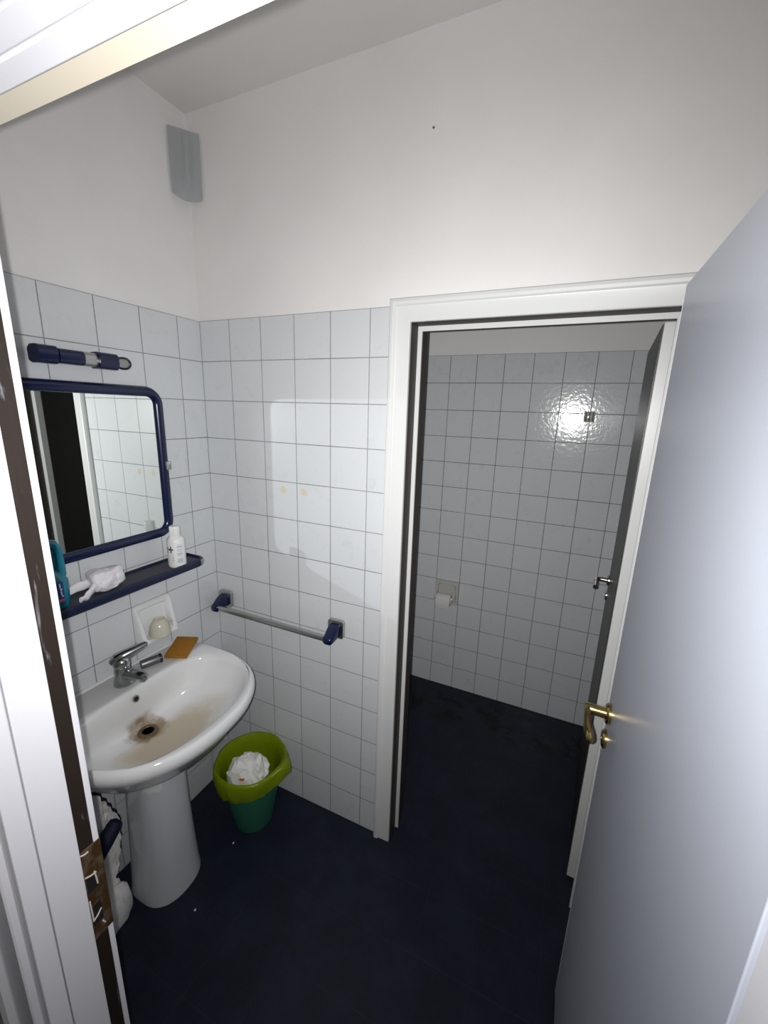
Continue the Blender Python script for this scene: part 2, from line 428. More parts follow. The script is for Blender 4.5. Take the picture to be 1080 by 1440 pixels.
# ---- toilet door leaf (door_2): open into the toilet, dark face towards the opening
hx, hy, fx, fy = 1.592, 0.168, 1.638, 0.80
ang = math.atan2(fy - hy, fx - hx); L2 = math.hypot(fx - hx, fy - hy)
M2 = Matrix.Translation((hx, hy, 0)) @ Matrix.Rotation(ang, 4, 'Z')   # local x runs along the leaf, local -y is away from the doorway
def xf(bm, M): bmesh.ops.transform(bm, matrix=M, verts=bm.verts); return bm
LZ0, LZ1 = 0.014, 2.046
d2 = struct(build('door_2', xf(BX(0, L2, -0.040, 0, LZ0, LZ1, bev=0.0015), M2), M_trim, smooth=False))
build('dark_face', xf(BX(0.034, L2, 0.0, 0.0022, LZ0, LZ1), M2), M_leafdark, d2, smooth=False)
def lever(parent, M, mlist, hand_drop=0.004, L=0.105, flat=False, r=0.0105, mname='lever_handle'):
    """lever handle on a face: local +y out of the face, lever runs along local -x"""
    m = mlist
    b1 = bmesh.new(); lathe(b1, [(0.0255, 0), (0.0255, 0.006), (0.022, 0.010), (0.012, 0.011)], axis=(0, 1, 0), seg=32)
    build('rosette', xf(b1, M), m, parent)
    b2 = bmesh.new()
    if flat:
        lathe(b2, [(0.0140, 0.009), (0.0130, 0.030), (0.0140, 0.048), (0.0115, 0.057)], axis=(0, 1, 0), seg=24)
        pts = [(0.004, 0.050, 0.0), (-0.012, 0.051, 0), (-0.035, 0.052, -0.004), (-0.060, 0.051, -0.009), (-0.085, 0.049, -0.008), (-0.104, 0.047, -0.004), (-0.112, 0.046, -0.003)]
        tube(b2, pts, [0.0105, 0.0120, 0.0115, 0.0150, 0.0165, 0.0135, 0.005], seg=16, flat=0.62, upv=(0, 0, 1))
    else:
        pts = [(0, 0.009, 0), (0, 0.035, 0)]
        for k in range(1, 7):
            a = k / 6 * PI / 2
            pts.append((-0.018 * (1 - math.cos(a)), 0.035 + 0.018 * math.sin(a), 0))
        pts += [(-L, 0.053, -hand_drop)]
        tube(b2, pts, r, seg=16)
    build(mname, xf(b2, M), m, parent)
    b3 = bmesh.new(); lathe(b3, [(0.0235, 0), (0.0235, 0.005), (0.019, 0.009), (0.009, 0.0095), (0.009, 0.006), (0.0, 0.006)], origin=(0, 0, -0.072), axis=(0, 1, 0), seg=32)
    e = build('keyhole_plate', xf(b3, M), m, parent)
    build('keyhole', xf(BX(-0.002, 0.002, 0.0055, 0.0066, -0.080, -0.066), M), M_black, e, smooth=False)
lever(d2, M2 @ Matrix.Translation((L2 - 0.060, 0.0022, 1.060)), M_silver)
tag(d2, 'narrow toilet door standing open, dark face and pale hinge edge, behind the doorway', 'door')

# ---- entry door frame (trim_2)
bm = bmesh.new()
# stop and lining
SX, SZ = 0.008, 0.016
for (xa, xb) in ((EX0 - 0.02, EX0 + SX), (EX1 - SX, EX1 + 0.02)):
    box(bm, xa, xb, -1.072, -1.0255, 0, EZ + 0.02, bev=0.0012)
    box(bm, xa, xb, -1.100, -1.0735, 0, EZ + 0.02, bev=0.002)
box(bm, EX0, EX1, -1.050, -1.028, EZ - SZ, EZ + 0.02, bev=0.002)
box(bm, EX0, EX1, -1.075, -1.0515, EZ - SZ, EZ + 0.02, bev=0.002)
frame2 = struct(build('trim_2', bm, M_trim_entry, smooth=False))
bm = bmesh.new()   # brown rebate the leaf closes into
box(bm, EX0 - 0.02, EX0, -1.0253, -1.002, 0, EZ + 0.02)
box(bm, EX1, EX1 + 0.02, -1.0253, -1.002, 0, EZ + 0.02)
build('rebate', bm, M_brown_face, frame2, smooth=False)
build('head_rebate', BX(EX0 + 0.0006, EX1, -1.0278, -0.9895, EZ, EZ + 0.02), mat('yellowed_lacquer', (0.70, 0.64, 0.52), 0.45), frame2, smooth=False)
bm = bmesh.new()   # room-side white lip + casing
box(bm, EX0 - 0.08, EX0 + 0.0005, -1.0018, -0.9930, 0, EZ + 0.08, bev=0.0015)
box(bm, EX1 + 0.03, EX1 + 0.09, -1.0018, -0.9930, 0, EZ + 0.08, bev=0.0015)
build('inner_casing', bm, M_trim_entry, frame2, smooth=False)
bm = bmesh.new()   # corridor-side casing
casing(bm, EX0 - 0.014, EX1 + 0.014, EZ + 0.014, -1.090, -1, [(u, v * 1.7) for u, v in casing_profile()])
build('outer_casing', bm, M_trim_entry, frame2, angle=25)
bm = BX(EX0 - 0.012, EX0 + 0.0012, -1.025, -1.0015, 0.905, 1.09, bev=0.001)
box(bm, EX0 - 0.010, EX0 + 0.0012, -1.0019, -0.9922, 0.905, 1.09, bev=0.001)
sp_ = build('strike_plate', bm, M_bronze, frame2, smooth=False)
bm = BX(EX0 + 0.0008, EX0 + 0.0018, -1.021, -1.006, 1.005, 1.035); box(bm, EX0 + 0.0008, EX0 + 0.0018, -1.021, -1.006, 0.935, 0.975)
build('latch_hole', bm, M_black, sp_, smooth=False)
bm = bmesh.new()
for (ya, za, yb, zb) in ((-1.022, 1.040, -1.006, 1.034), (-1.008, 1.038, -1.006, 1.010), (-1.0215, 0.990, -1.0205, 0.948), (-1.0210, 0.946, -1.007, 0.958), (-1.024, 1.087, -1.012, 1.083), (-1.008, 0.93, -1.005, 0.922)):
    tube(bm, [(EX0 + 0.0016, ya, za), (EX0 + 0.0022, (ya + yb) / 2, (za + zb) / 2 - 0.001), (EX0 + 0.0016, yb, zb)], 0.0013, seg=8)
build('tape_edge', bm, mat('torn_clear_tape', (0.62, 0.58, 0.52), 0.25), sp_)

# ---- entry door leaf (door_1), open at a right angle along the right
DX, DY0, DY1 = 1.566, -0.968, -0.216
d1 = struct(build('door_1', BX(DX, DX + 0.040, DY0, DY1, 0.008, 2.042, bev=0.0012), M_door, smooth=False))
tag(d1, 'pale grey entry door with brass lever standing wide open at the right', 'door')
# free edge cap
build('edge_band', BX(DX - 0.0006, DX + 0.0405, DY1 - 0.0005, DY1 + 0.0012, 0.008, 2.042), M_trim, d1, smooth=False)
Md = Matrix.Translation((DX, -0.262, 1.072)) @ Matrix.Rotation(PI / 2, 4, 'Z')   # local y -> -x, local x -> +y
lever(d1, Md, M_brass, flat=True)
# right jamb seen past the hinge side
bm = BX(DX + 0.002, EX1 - 0.009, -1.10, -0.972, 0.0, EZ - 0.017, bev=0.001)
build('hinge_jamb', bm, M_trim_entry, frame2, smooth=False)
for z in (0.25, 1.80):
    bm = bmesh.new(); lathe(bm, [(0.0075, 0), (0.0075, 0.09)], origin=(DX + 0.046, DY0 - 0.002, z), seg=16)
    build('hinge', bm, M_brass, d1)

# ------------------------------------------------------------------ washbasin
YC = -0.505
def sup(t, af, ab, b_, nf, nb):
    c_, s_ = math.cos(t), math.sin(t)
    e = nf if c_ >= 0 else nb
    a = af if c_ >= 0 else ab
    r = (abs(c_ / a) ** e + abs(s_ / b_) ** e) ** (-1 / e)
    return r * c_, r * s_
NS = 96
def outl(k, s=1.0, cx=0.235):
    x, y = sup(2 * PI * k / NS, 0.300, 0.233, 0.308, 2.25, 4.5)
    return x, y
def inl(k):
    return sup(2 * PI * k / NS, 0.190, 0.165, 0.272, 2.25, 3.2)
rings = []
for s_, z, cx in ((0.30, 0.585, 0.17), (0.46, 0.600, 0.175), (0.66, 0.640, 0.195), (0.83, 0.705, 0.215), (0.94, 0.768, 0.229), (0.985, 0.790, 0.234), (1.0, 0.808, 0.235), (0.995, 0.822, 0.235), (0.975, 0.8315, 0.235), (0.955, 0.8335, 0.235)):
    r = []
    for k in range(NS):
        x, y = outl(k)
        X = cx + x * s_
        r.append((max(X, 0.002), YC + y * s_, z))
    rings.append(r)
for s_, z, f in ((1.045, 0.828, 0), (1.0, 0.823, 0), (0.975, 0.812, 0.01), (0.94, 0.785, 0.05), (0.86, 0.740, 0.2), (0.72, 0.705, 0.42), (0.52, 0.683, 0.65), (0.32, 0.670, 0.85), (0.16, 0.662, 0.97), (0.085, 0.659, 1.0)):
    cx = 0.300 * (1 - f) + 0.170 * f
    r = []
    for k in range(NS):
        x, y = inl(k)
        if s_ < 0.4:
            w = min(1, (0.4 - s_) / 0.25); rr = 0.245 * s_
            t_ = 2 * PI * k / NS
            x = x * (1 - w) + math.cos(t_) * rr / s_ * w * 1.0; y = y * (1 - w) + math.sin(t_) * rr / s_ * w
        r.append((cx + x * s_, YC + y * s_, z))
    rings.append(r)
basin_root = thing('washbasin', 'white pedestal washbasin with brown-stained bowl against the left wall', 'sink', (0.2, YC, 0))
bm = bmesh.new(); ring_loft(bm, rings, True, True)
ba = build('basin', bm, M_basin, basin_root, angle=60)
bm = BX(0.0015, 0.016, YC - 0.25, YC + 0.25, 0.822, 0.838, bev=0.004)
build('back_lip', bm, M_porc, basin_root)
bm = bmesh.new(); lathe(bm, [(0.0, 0.0015), (0.019, 0.0015), (0.0205, 0.004), (0.027, 0.0045), (0.032, 0.002), (0.033, 0.0)], origin=(0.17, YC, 0.6628), seg=40, caps=(True, False))
M_drain = mat('corroded_drain', (0.17, 0.13, 0.08), 0.45, 0.6)
dr = build('drain', bm, M_drain, basin_root)
dr['label'] = 'corroded brown drain ring'
bm = bmesh.new(); lathe(bm, [(0.0, 0.0), (0.0185, 0.0)], origin=(0.17, YC, 0.6648), seg=32, caps=(False, False))
lathe(bm, [(0.0175, 0.0), (0.0185, 0.0008)], origin=(0.17, YC, 0.6648), seg=32, caps=(True, False))
build('drain_hole', bm, M_black, dr)
# overflow on the back slope
bm = bmesh.new(); lathe(bm, [(0.0, 0.0012), (0.0085, 0.0012), (0.011, 0.002), (0.0125, 0.0)], origin=(0.1466, YC - 0.013, 0.795), axis=(0.97, 0, 0.25), seg=28, caps=(True, False))
of = build('overflow', bm, M_chrome_dull, basin_root)
bm = bmesh.new(); lathe(bm, [(0.0075, 0.0), (0.0075, 0.0016)], origin=(0.1466, YC - 0.013, 0.795), axis=(0.97, 0, 0.25), seg=24)
build('overflow_hole', bm, M_black, of)
# pedestal
bm = bmesh.new(); rings = []
for (z, cx, a, b_) in ((0.0, 0.182, 0.100, 0.109), (0.010, 0.182, 0.100, 0.109), (0.025, 0.182, 0.097, 0.106), (0.15, 0.182, 0.094, 0.098), (0.35, 0.181, 0.091, 0.088), (0.52, 0.181, 0.090, 0.083), (0.602, 0.181, 0.094, 0.085)):
    rings.append([(cx + sup(2 * PI * k / 64, a, a * 1.1, b_, 2.3, 4)[0], YC + 0.008 + sup(2 * PI * k / 64, a, a * 1.1, b_, 2.3, 4)[1], z) for k in range(64)])
ring_loft(bm, rings)
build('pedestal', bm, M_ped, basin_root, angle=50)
# thin patch of paler colour laid on the pedestal front
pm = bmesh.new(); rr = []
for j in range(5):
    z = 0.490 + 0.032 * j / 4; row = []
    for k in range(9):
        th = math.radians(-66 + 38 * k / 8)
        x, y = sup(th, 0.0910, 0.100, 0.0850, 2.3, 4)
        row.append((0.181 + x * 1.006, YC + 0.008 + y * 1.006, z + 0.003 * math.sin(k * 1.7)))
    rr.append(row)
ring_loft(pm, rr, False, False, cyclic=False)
build('pale_patch', pm, mat('pale_green_grey', (0.66, 0.70, 0.68), 0.5), basin_root)

# faucet
FX, FY, FZ = 0.078, YC - 0.003, 0.8312
fa = thing('faucet', 'chrome single-lever mixer tap on the washbasin ledge', 'faucet', (FX, FY, FZ))
bm = bmesh.new(); lathe(bm, [(0.0325, 0.0), (0.0325, 0.004), (0.0305, 0.008), (0.0285, 0.030), (0.0270, 0.056), (0.0260, 0.066)], origin=(FX, FY, FZ), seg=36)
build('body', bm, M_chrome, fa)
bm = bmesh.new()
tube(bm, [(FX + 0.004, FY, FZ + 0.040), (FX + 0.035, FY + 0.004, FZ + 0.042), (FX + 0.066, FY + 0.008, FZ + 0.043), (FX + 0.088, FY + 0.010, FZ + 0.042), (FX + 0.099, FY + 0.011, FZ + 0.041), (FX + 0.105, FY + 0.0115, FZ + 0.040)],
     [0.0225, 0.0205, 0.0195, 0.0180, 0.0135, 0.004], seg=20, flat=0.95, upv=(0, 0, 1))
build('spout', bm, M_chrome, fa)
bm = bmesh.new()
lathe(bm, [(0.0262, 0.0665), (0.0275, 0.070), (0.0278, 0.082), (0.025, 0.093), (0.016, 0.101), (0.0, 0.104)], origin=(FX, FY, FZ), seg=36, caps=(True, False))
tube(bm, [(FX - 0.020, FY - 0.026, FZ + 0.084), (FX - 0.010, FY - 0.010, FZ + 0.092), (FX + 0.004, FY + 0.014, FZ + 0.101), (FX + 0.016, FY + 0.040, FZ + 0.109), (FX + 0.026, FY + 0.063, FZ + 0.116), (FX + 0.030, FY + 0.073, FZ + 0.119), (FX + 0.0315, FY + 0.077, FZ + 0.119)],
     [0.010, 0.021, 0.0195, 0.0145, 0.0120, 0.010, 0.004], seg=18, flat=1.05, upv=(0.88, -0.47, 0))
build('lever', bm, M_chrome, fa)

# grey metal cylinder lying on the ledge
a_, b_ = Vector((0.060, -0.432, 0.8475)), Vector((0.083, -0.366, 0.8475))
dv = (b_ - a_).normalized(); Lc = (b_ - a_).length
cyl = thing('metal_sleeve', 'small grey metal sleeve lying on the washbasin ledge beside the sponge', 'sleeve', tuple(a_))
bm = bmesh.new(); lathe(bm, [(0.0150, 0), (0.0160, 0.002), (0.0160, Lc - 0.008)], origin=a_, axis=dv, seg=28)
build('barrel', bm, M_steel, cyl)
bm = bmesh.new(); lathe(bm, [(0.0163, Lc - 0.008), (0.0175, Lc - 0.006), (0.0175, Lc), (0.0145, Lc + 0.001), (0.0140, Lc - 0.004), (0.0, Lc - 0.004)], origin=a_, axis=dv, seg=28, caps=(False, False))
build('dark_end_ring', bm, mat('dark_ring', (0.03, 0.03, 0.035), 0.3, 0.5), cyl)

# sponge leaning against the wall
p0 = Vector((0.080, -0.352, 0.8352)); u_ = Vector((0.91, 0.41, 0.0)).normalized()
v_ = Vector((-0.078, 0.104, 0.005)); vl = 0.130; ul = 0.086
v_ = (v_ - u_ * v_.dot(u_)).normalized(); nrm = u_.cross(v_).normalized()
bm = BX(0, ul, 0, vl, 0.0, 0.0125, bev=0.002)
for v in bm.verts: v.co.x -= 0.10 * v.co.y      # worn slightly out of square
Ms = Matrix(((u_.x, v_.x, nrm.x, p0.x), (u_.y, v_.y, nrm.y, p0.y), (u_.z, v_.z, nrm.z, p0.z), (0, 0, 0, 1)))
sg = build('sponge', xf(bm, Ms), M_sponge)
tag(sg, 'flat ochre sponge lying on the back corner of the washbasin', 'sponge')

# ------------------------------------------------------------------ ceramic soap holder + cup
S0, S1, Z0, Z1 = -0.403, -0.253, 0.90, 1.05
sh = thing('soap_holder', 'white ceramic soap dish set into the tiles above the washbasin', 'soap dish', (0.0, -0.328, 0.975))
bm = bmesh.new()
def rl(y0, y1, z0, z1, r, x, dx=0.0):
    # dx: extra projection at the bottom edge
    return [(x + dx * max(0, min(1, (z1 - z) / (z1 - z0))), y, z) for (y, z) in rrect(y0, y1, z0, z1, r, 6)]
W = 0.036
rg = [rl(S0, S1, Z0, Z1, 0.010, 0.0), rl(S0, S1, Z0, Z1, 0.010, 0.009, W), rl(S0 + 0.003, S1 - 0.003, Z0 + 0.003, Z1 - 0.003, 0.010, 0.0135, W),
      rl(S0 + 0.014, S1 - 0.014, Z0 + 0.012, Z1 - 0.016, 0.012, 0.0150, W), rl(S0 + 0.018, S1 - 0.018, Z0 + 0.015, Z1 - 0.021, 0.013, 0.0115, W),
      rl(S0 + 0.021, S1 - 0.021, Z0 + 0.017, Z1 - 0.026, 0.018, 0.0035, 0.0), rl(S0 + 0.05, S1 - 0.05, Z0 + 0.045, Z1 - 0.05, 0.02, 0.0028, 0.0)]
ring_loft(bm, rg)
build('tile_frame', bm, M_porc, sh, angle=40)
cz = Z0 + 0.0178
cup = thing('cup', 'cream coffee cup turned upside down in the ceramic soap dish', 'cup', (0.040, -0.330, cz))
bm = bmesh.new()
cs = 1.13
lathe(bm, [(r * cs, h * cs) for r, h in [(0.0305, 0.002), (0.0325, 0.0), (0.0345, 0.002), (0.0335, 0.016), (0.0305, 0.032), (0.0265, 0.043), (0.0205, 0.0505), (0.0180, 0.053), (0.0183, 0.058), (0.0167, 0.0585), (0.0152, 0.0530), (0.0, 0.0520)]],
      origin=(0.043, -0.331, cz), seg=44, caps=(False, False))
build('bowl', bm, M_cream, cup)
bm = bmesh.new()
hp = []
for k in range(9):
    a = math.radians(100 - 200 * k / 8)
    hp.append((0.043 + 0.004, -0.331 + 0.0330 + 0.018 * math.cos(a), cz + 0.032 + 0.0135 * math.sin(a)))
tube(bm, hp, 0.0034, seg=10, flat=1.4)
build('cup_handle', bm, M_cream, cup)

# ------------------------------------------------------------------ mirror
MY0, MY1, MZ0, MZ1 = -0.785, -0.212, 1.288, 1.838
mr = thing('wall_mirror', 'square mirror with rounded dark blue plastic frame above the washbasin', 'mirror', (0.0, -0.498, 1.563))
bm = bmesh.new(); rg = []
for (ins, x) in ((0.004, 0.001), (0.0, 0.006), (0.0, 0.018), (0.004, 0.027), (0.013, 0.0315), (0.022, 0.0305), (0.031, 0.026), (0.0345, 0.0185), (0.0345, 0.001)):
    rg.append([(x, y, z) for y, z in rrect(MY0 + ins, MY1 - ins, MZ0 + ins, MZ1 - ins, 0.062 - ins, 10)])
vr = ring_loft(bm, rg, False, False)
for i in range(len(vr[0])):
    j = (i + 1) % len(vr[0]); bm.faces.new((vr[0][i], vr[0][j], vr[-1][j], vr[-1][i]))
build('frame', bm, M_navy, mr, angle=50)
ins = 0.030
build('mirror_glass', prism(bmesh.new(), rrect(MY0 + ins, MY1 - ins, MZ0 + ins, MZ1 - ins, 0.032, 8), 0.0145, 0.0180), M_mirror, mr, smooth=False)
for yy in (MY1, MY0):
    s_ = 1 if yy == MY1 else -1
    bm = BX(0.002, 0.0345, min(yy + 0.004 * s_, yy - 0.020 * s_), max(yy + 0.004 * s_, yy - 0.020 * s_), 1.541, 1.573, bev=0.003)
    build('clip', bm, M_chrome, mr)

# ------------------------------------------------------------------ shelf
SY0, SY1, SZ0, SZ1, SD = -0.835, -0.158, 1.160, 1.193, 0.126
sf = thing('wall_shelf', 'dark blue plastic shelf with raised rim below the mirror', 'shelf', (0.0, -0.495, SZ0))
def shelf_outline(ins, r=0.040):
    out = [(0.001 + ins, SY0 + ins)]
    out.append((0.001 + ins, SY1 - ins))
    for k in range(9):
        a = math.radians(90 - 90 * k / 8); out.append((SD - r + (r - ins) * math.cos(a), SY1 - r + (r - ins) * math.sin(a)))
    for k in range(9):
        a = math.radians(-90 * k / 8); out.append((SD - r + (r - ins) * math.cos(a), SY0 + r + (r - ins) * math.sin(a)))
    return out
bm = bmesh.new()
rg = [[(x, y, z) for x, y in shelf_outline(i_)] for i_, z in ((0.010, SZ0), (0.002, SZ0 + 0.004), (0.0, SZ0 + 0.012), (0.0, SZ1 - 0.005), (0.0025, SZ1 - 0.001), (0.006, SZ1), (0.010, SZ1 - 0.002), (0.0115, SZ1 - 0.0095))]
rg = [list(reversed(r)) for r in rg]
ring_loft(bm, rg)
build('shelf_body', bm, M_navy_matte, sf, angle=40)
build('shelf_top', prism(bmesh.new(), shelf_outline(0.0125), SZ1 - 0.0096, SZ1 - 0.0088, 'xy'), M_slate, sf, smooth=False)
ZS = SZ1 - 0.0088
bm = bmesh.new(); pts = []
for k in range(7):
    a = math.radians(10 + 70 * k / 6); pts.append((SD - 0.040 + 0.0395 * math.cos(a), SY1 - 0.040 + 0.0395 * math.sin(a), (SZ0 + SZ1) / 2 + 0.002))
tube(bm, [(SD - 0.040 + (x_ - SD + 0.040) * 1.03, SY1 - 0.040 + (y_ - SY1 + 0.040) * 1.03, z_) for x_, y_, z_ in pts], 0.0115, seg=14, upv=(0, 0, 1), flat=0.35)
build('end_cap', bm, M_chrome_dull, sf)

# white bottle
WX, WY = 0.087, -0.262
WS = 1.08; WM = Matrix.Translation((WX, WY, ZS)) @ Matrix.Scale(WS, 4)
wb = thing('white_bottle', 'white screw-cap bottle with printed label at the right end of the shelf', 'bottle', (WX, WY, ZS))
bm = bmesh.new(); lathe(bm, [(0.026, 0.0), (0.0285, 0.003), (0.029, 0.008), (0.029, 0.094), (0.027, 0.101), (0.020, 0.1075), (0.0155, 0.109), (0.0155, 0.114)], origin=(0, 0, 0), seg=48); bmesh.ops.transform(bm, matrix=WM, verts=bm.verts)
build('bottle_body', bm, M_white_pl, wb)
bm = bmesh.new(); lathe(bm, [(0.0165, 0.1105), (0.0172, 0.112), (0.0165, 0.142), (0.0155, 0.1445), (0.0, 0.1448)], origin=(0, 0, 0), seg=72, caps=(True, False),
      wob=lambda r, h, a: r + (0.00035 * math.cos(36 * a) if r > 0.016 and 0.112 <= h <= 0.142 else 0)); bmesh.ops.transform(bm, matrix=WM, verts=bm.verts)
build('cap', bm, M_white_pl, wb)
# printed label: small dark cross of blocks, pale text blocks
view = math.atan2(-1.288 - WY, 1.396 - WX)
def patch(bm, a0, a1, z0, z1, r=0.0292 * WS, n_=6):
    rows = []
    for z in (z0, z1):
        rows.append([(WX + r * math.cos(a0 + (a1 - a0) * k / n_), WY + r * math.sin(a0 + (a1 - a0) * k / n_), ZS + z * WS) for k in range(n_ + 1)])
    ring_loft(bm, rows, False, False, cyclic=False)
bm = bmesh.new(); va = view - 0.62
for (da, z, w, h) in ((0, 0.0735, 0.10, 0.006), (-0.19, 0.067, 0.09, 0.005), (-0.07, 0.0675, 0.10, 0.006), (0.07, 0.067, 0.10, 0.005), (0.19, 0.0665, 0.07, 0.004), (0.0, 0.0605, 0.11, 0.006), (-0.40, 0.069, 0.12, 0.008), (-0.42, 0.059, 0.10, 0.006)):
    patch(bm, va + da * 1.15 - w * 0.72, va + da * 1.15 + w * 0.72, 0.067 + (z - 0.067) * 1.2 - h * 0.65, 0.067 + (z - 0.067) * 1.2 + h * 0.65)
lb = build('label_mark', bm, M_ink, wb, smooth=False)
bm = bmesh.new(); va = view + 0.35
for (z, w, h) in ((0.083, 0.5, 0.002), (0.076, 0.62, 0.007), (0.066, 0.58, 0.004), (0.059, 0.60, 0.003), (0.050, 0.62, 0.008), (0.042, 0.60, 0.002), (0.026, 0.62, 0.017)):
    patch(bm, va - w / 2, va + w / 2, z - h / 2, z + h / 2)
build('label_text', bm, M_pale_ink, wb, smooth=False)
bm = bmesh.new(); va = view - 0.45
for (z, w, h) in ((0.050, 0.30, 0.002), (0.043, 0.12, 0.006), (0.036, 0.24, 0.006), (0.028, 0.30, 0.006), (0.020, 0.22, 0.002)):
    patch(bm, va - w / 2, va + w / 2, z - h / 2, z + h / 2)
build('label_print', bm, M_green_ink, wb, smooth=False)

# teal bottle with loop handle
TX, TY = 0.070, -0.676
tb = thing('teal_bottle', 'teal plastic bottle with loop handle at the left end of the shelf', 'bottle', (TX, TY, ZS))
bm = bmesh.new(); rings = []
for (z, b0, a, cy) in ((0.0, 0.040, 0.026, 0), (0.004, 0.044, 0.029, 0), (0.05, 0.047, 0.031, 0), (0.085, 0.0465, 0.031, 0), (0.105, 0.039, 0.029, -0.006), (0.125, 0.026, 0.024, -0.016), (0.145, 0.021, 0.021, -0.018), (0.19, 0.020, 0.020, -0.018), (0.205, 0.017, 0.017, -0.018), (0.212, 0.012, 0.012, -0.018)):
    rings.append([(TX + sup(2 * PI * k / 40, a, a, b0, 2.6, 2.6)[0], TY + cy + sup(2 * PI * k / 40, a, a, b0, 2.6, 2.6)[1], ZS + z) for k in range(40)])
ring_loft(bm, rings)
build('bottle_body', bm, M_teal, tb, angle=60)
bm = bmesh.new()
tube(bm, [(TX, TY + 0.024, ZS + 0.078), (TX, TY + 0.0325, ZS + 0.100), (TX, TY + 0.036, ZS + 0.14), (TX, TY + 0.034, ZS + 0.175), (TX, TY + 0.026, ZS + 0.192), (TX, TY + 0.008, ZS + 0.199), (TX, TY - 0.018, ZS + 0.199)],
     [0.0165, 0.0155, 0.0125, 0.0120, 0.0130, 0.0135, 0.012], seg=16)
build('loop_handle', bm, M_teal, tb)
def tpatch(bm, t0, t1, z0, z1, a=0.0318, b0=0.0478, n_=10):
    rows = []
    for z in (z0, z1):
        rows.append([(TX + sup(t0 + (t1 - t0) * k / n_, a, a, b0, 2.6, 2.6)[0], TY + sup(t0 + (t1 - t0) * k / n_, a, a, b0, 2.6, 2.6)[1], ZS + z) for k in range(n_ + 1)])
    ring_loft(bm, rows, False, False, cyclic=False)
bm = bmesh.new(); tpatch(bm, -1.2, 0.62, 0.022, 0.085); lab = build('label', bm, M_label_blue, tb, smooth=False)
bm = bmesh.new()
for (t0, t1, z0, z1) in ((0.30, 0.42, 0.068, 0.082), (0.34, 0.50, 0.060, 0.066), (0.36, 0.46, 0.046, 0.058), (0.40, 0.54, 0.040, 0.044), (-0.1, 0.1, 0.055, 0.07)):
    tpatch(bm, t0, t1, z0, z1, 0.0322, 0.0482, 4)
build('label_script', bm, M_white_pl, lab, smooth=False)
bm = bmesh.new(); tpatch(bm, 0.15, 0.55, 0.026, 0.034, 0.0322, 0.0482, 6); build('label_dot', bm, M_orange, lab, smooth=False)

# crumpled white wrapping with two tails
def nvec(q):
    return Vector((noise.noise(q), noise.noise(q + Vector((31.7, 5.1, 12.9))), noise.noise(q + Vector((-17.3, 44.2, 8.6)))))
def crumple(bm, amp, freq, seed=0.0):
    for v in bm.verts:
        q = v.co * freq + Vector((seed, seed * 2, seed * 3))
        v.co += nvec(q) * amp + nvec(q * 2.7) * amp * 0.45
cr = thing('tissue_packet', 'crumpled white wrapped packet with two twisted tails on the middle of the shelf', 'packet', (0.065, -0.53, ZS))
bm = bmesh.new(); bmesh.ops.create_icosphere(bm, subdivisions=4, radius=1.0)
for v in bm.verts:
    d_ = v.co.normalized()
    v.co = Vector((d_.x * 0.036, d_.y * 0.048, d_.z * 0.034))
    e = sum(abs(c_ / q) ** 4.0 for c_, q in zip(v.co, (0.036, 0.048, 0.034))) ** (-1 / 4.0)
    v.co *= e
crumple(bm, 0.008, 32, 3.0)
zmin = min(v.co.z for v in bm.verts)
for v in bm.verts: v.co += Vector((0.068, -0.518, ZS - zmin + 0.0005))
build('packet_body', bm, M_film, cr, angle=22)
for (pts) in ([(0.060, -0.555, ZS + 0.040), (0.050, -0.585, ZS + 0.032), (0.040, -0.620, ZS + 0.020), (0.034, -0.650, ZS + 0.016)],
              [(0.085, -0.555, ZS + 0.030), (0.094, -0.580, ZS + 0.018), (0.100, -0.600, ZS + 0.009), (0.104, -0.617, ZS + 0.008)]):
    bm = bmesh.new(); P_ = [Vector(p_) for p_ in pts]
    dense = []
    for i in range(3):
        for k in range(5): dense.append(P_[i].lerp(P_[i + 1], k / 5))
    dense.append(P_[-1])
    tube(bm, dense, [0.016 - 0.008 * i / 15 for i in range(16)], seg=14, flat=0.45, upv=(0, 0.3, 1))
    crumple(bm, 0.0035, 60, 5.0)
    lo = min(v.co.z for v in bm.verts)
    if lo < ZS + 0.0005: bmesh.ops.translate(bm, vec=(0, 0, ZS + 0.0006 - lo), verts=bm.verts)
    build('packet_tail', bm, M_film, cr, angle=25)

# ------------------------------------------------------------------ lamp over the mirror
lp = thing('vanity_lamp', 'dark blue wall lamp bar with chrome collar and one clear bulb above the mirror', 'lamp', (0.0, -0.49, 1.903))
LZ = 1.903
def rbar(bm, y0, y1, x0, x1, hz, r, z=LZ):
    prof = rrect(x0, x1, z - hz, z + hz, r, 5)       # (x, z)
    ring_loft(bm, [[(x, y0, zz) for x, zz in prof], [(x, y1, zz) for x, zz in prof]])
bm = bmesh.new(); rbar(bm, -0.600, -0.385, 0.001, 0.016, 0.019, 0.006)
build('back_plate', bm, M_navy_matte, lp)
bm = bmesh.new(); rbar(bm, -0.604, -0.556, 0.012, 0.064, 0.0245, 0.016); bevel_all(bm, 0.004, 2, 60)
build('end_block', bm, M_navy, lp)
bm = bmesh.new(); lathe(bm, [(0.0165, 0.0), (0.0165, 0.003), (0.013, 0.0035), (0.012, -0.012), (0.0, -0.012)], origin=(0.040, -0.5555, LZ), axis=(0, 1, 0), seg=28, caps=(False, False))
build('empty_socket', bm, M_black, lp)
bm = bmesh.new(); rbar(bm, -0.548, -0.482, 0.008, 0.056, 0.0205, 0.014)
build('centre_block', bm, M_navy, lp)
bm = bmesh.new(); rbar(bm, -0.4815, -0.444, 0.008, 0.0575, 0.0200, 0.015)
build('chrome_collar', bm, M_chrome_dull, lp)
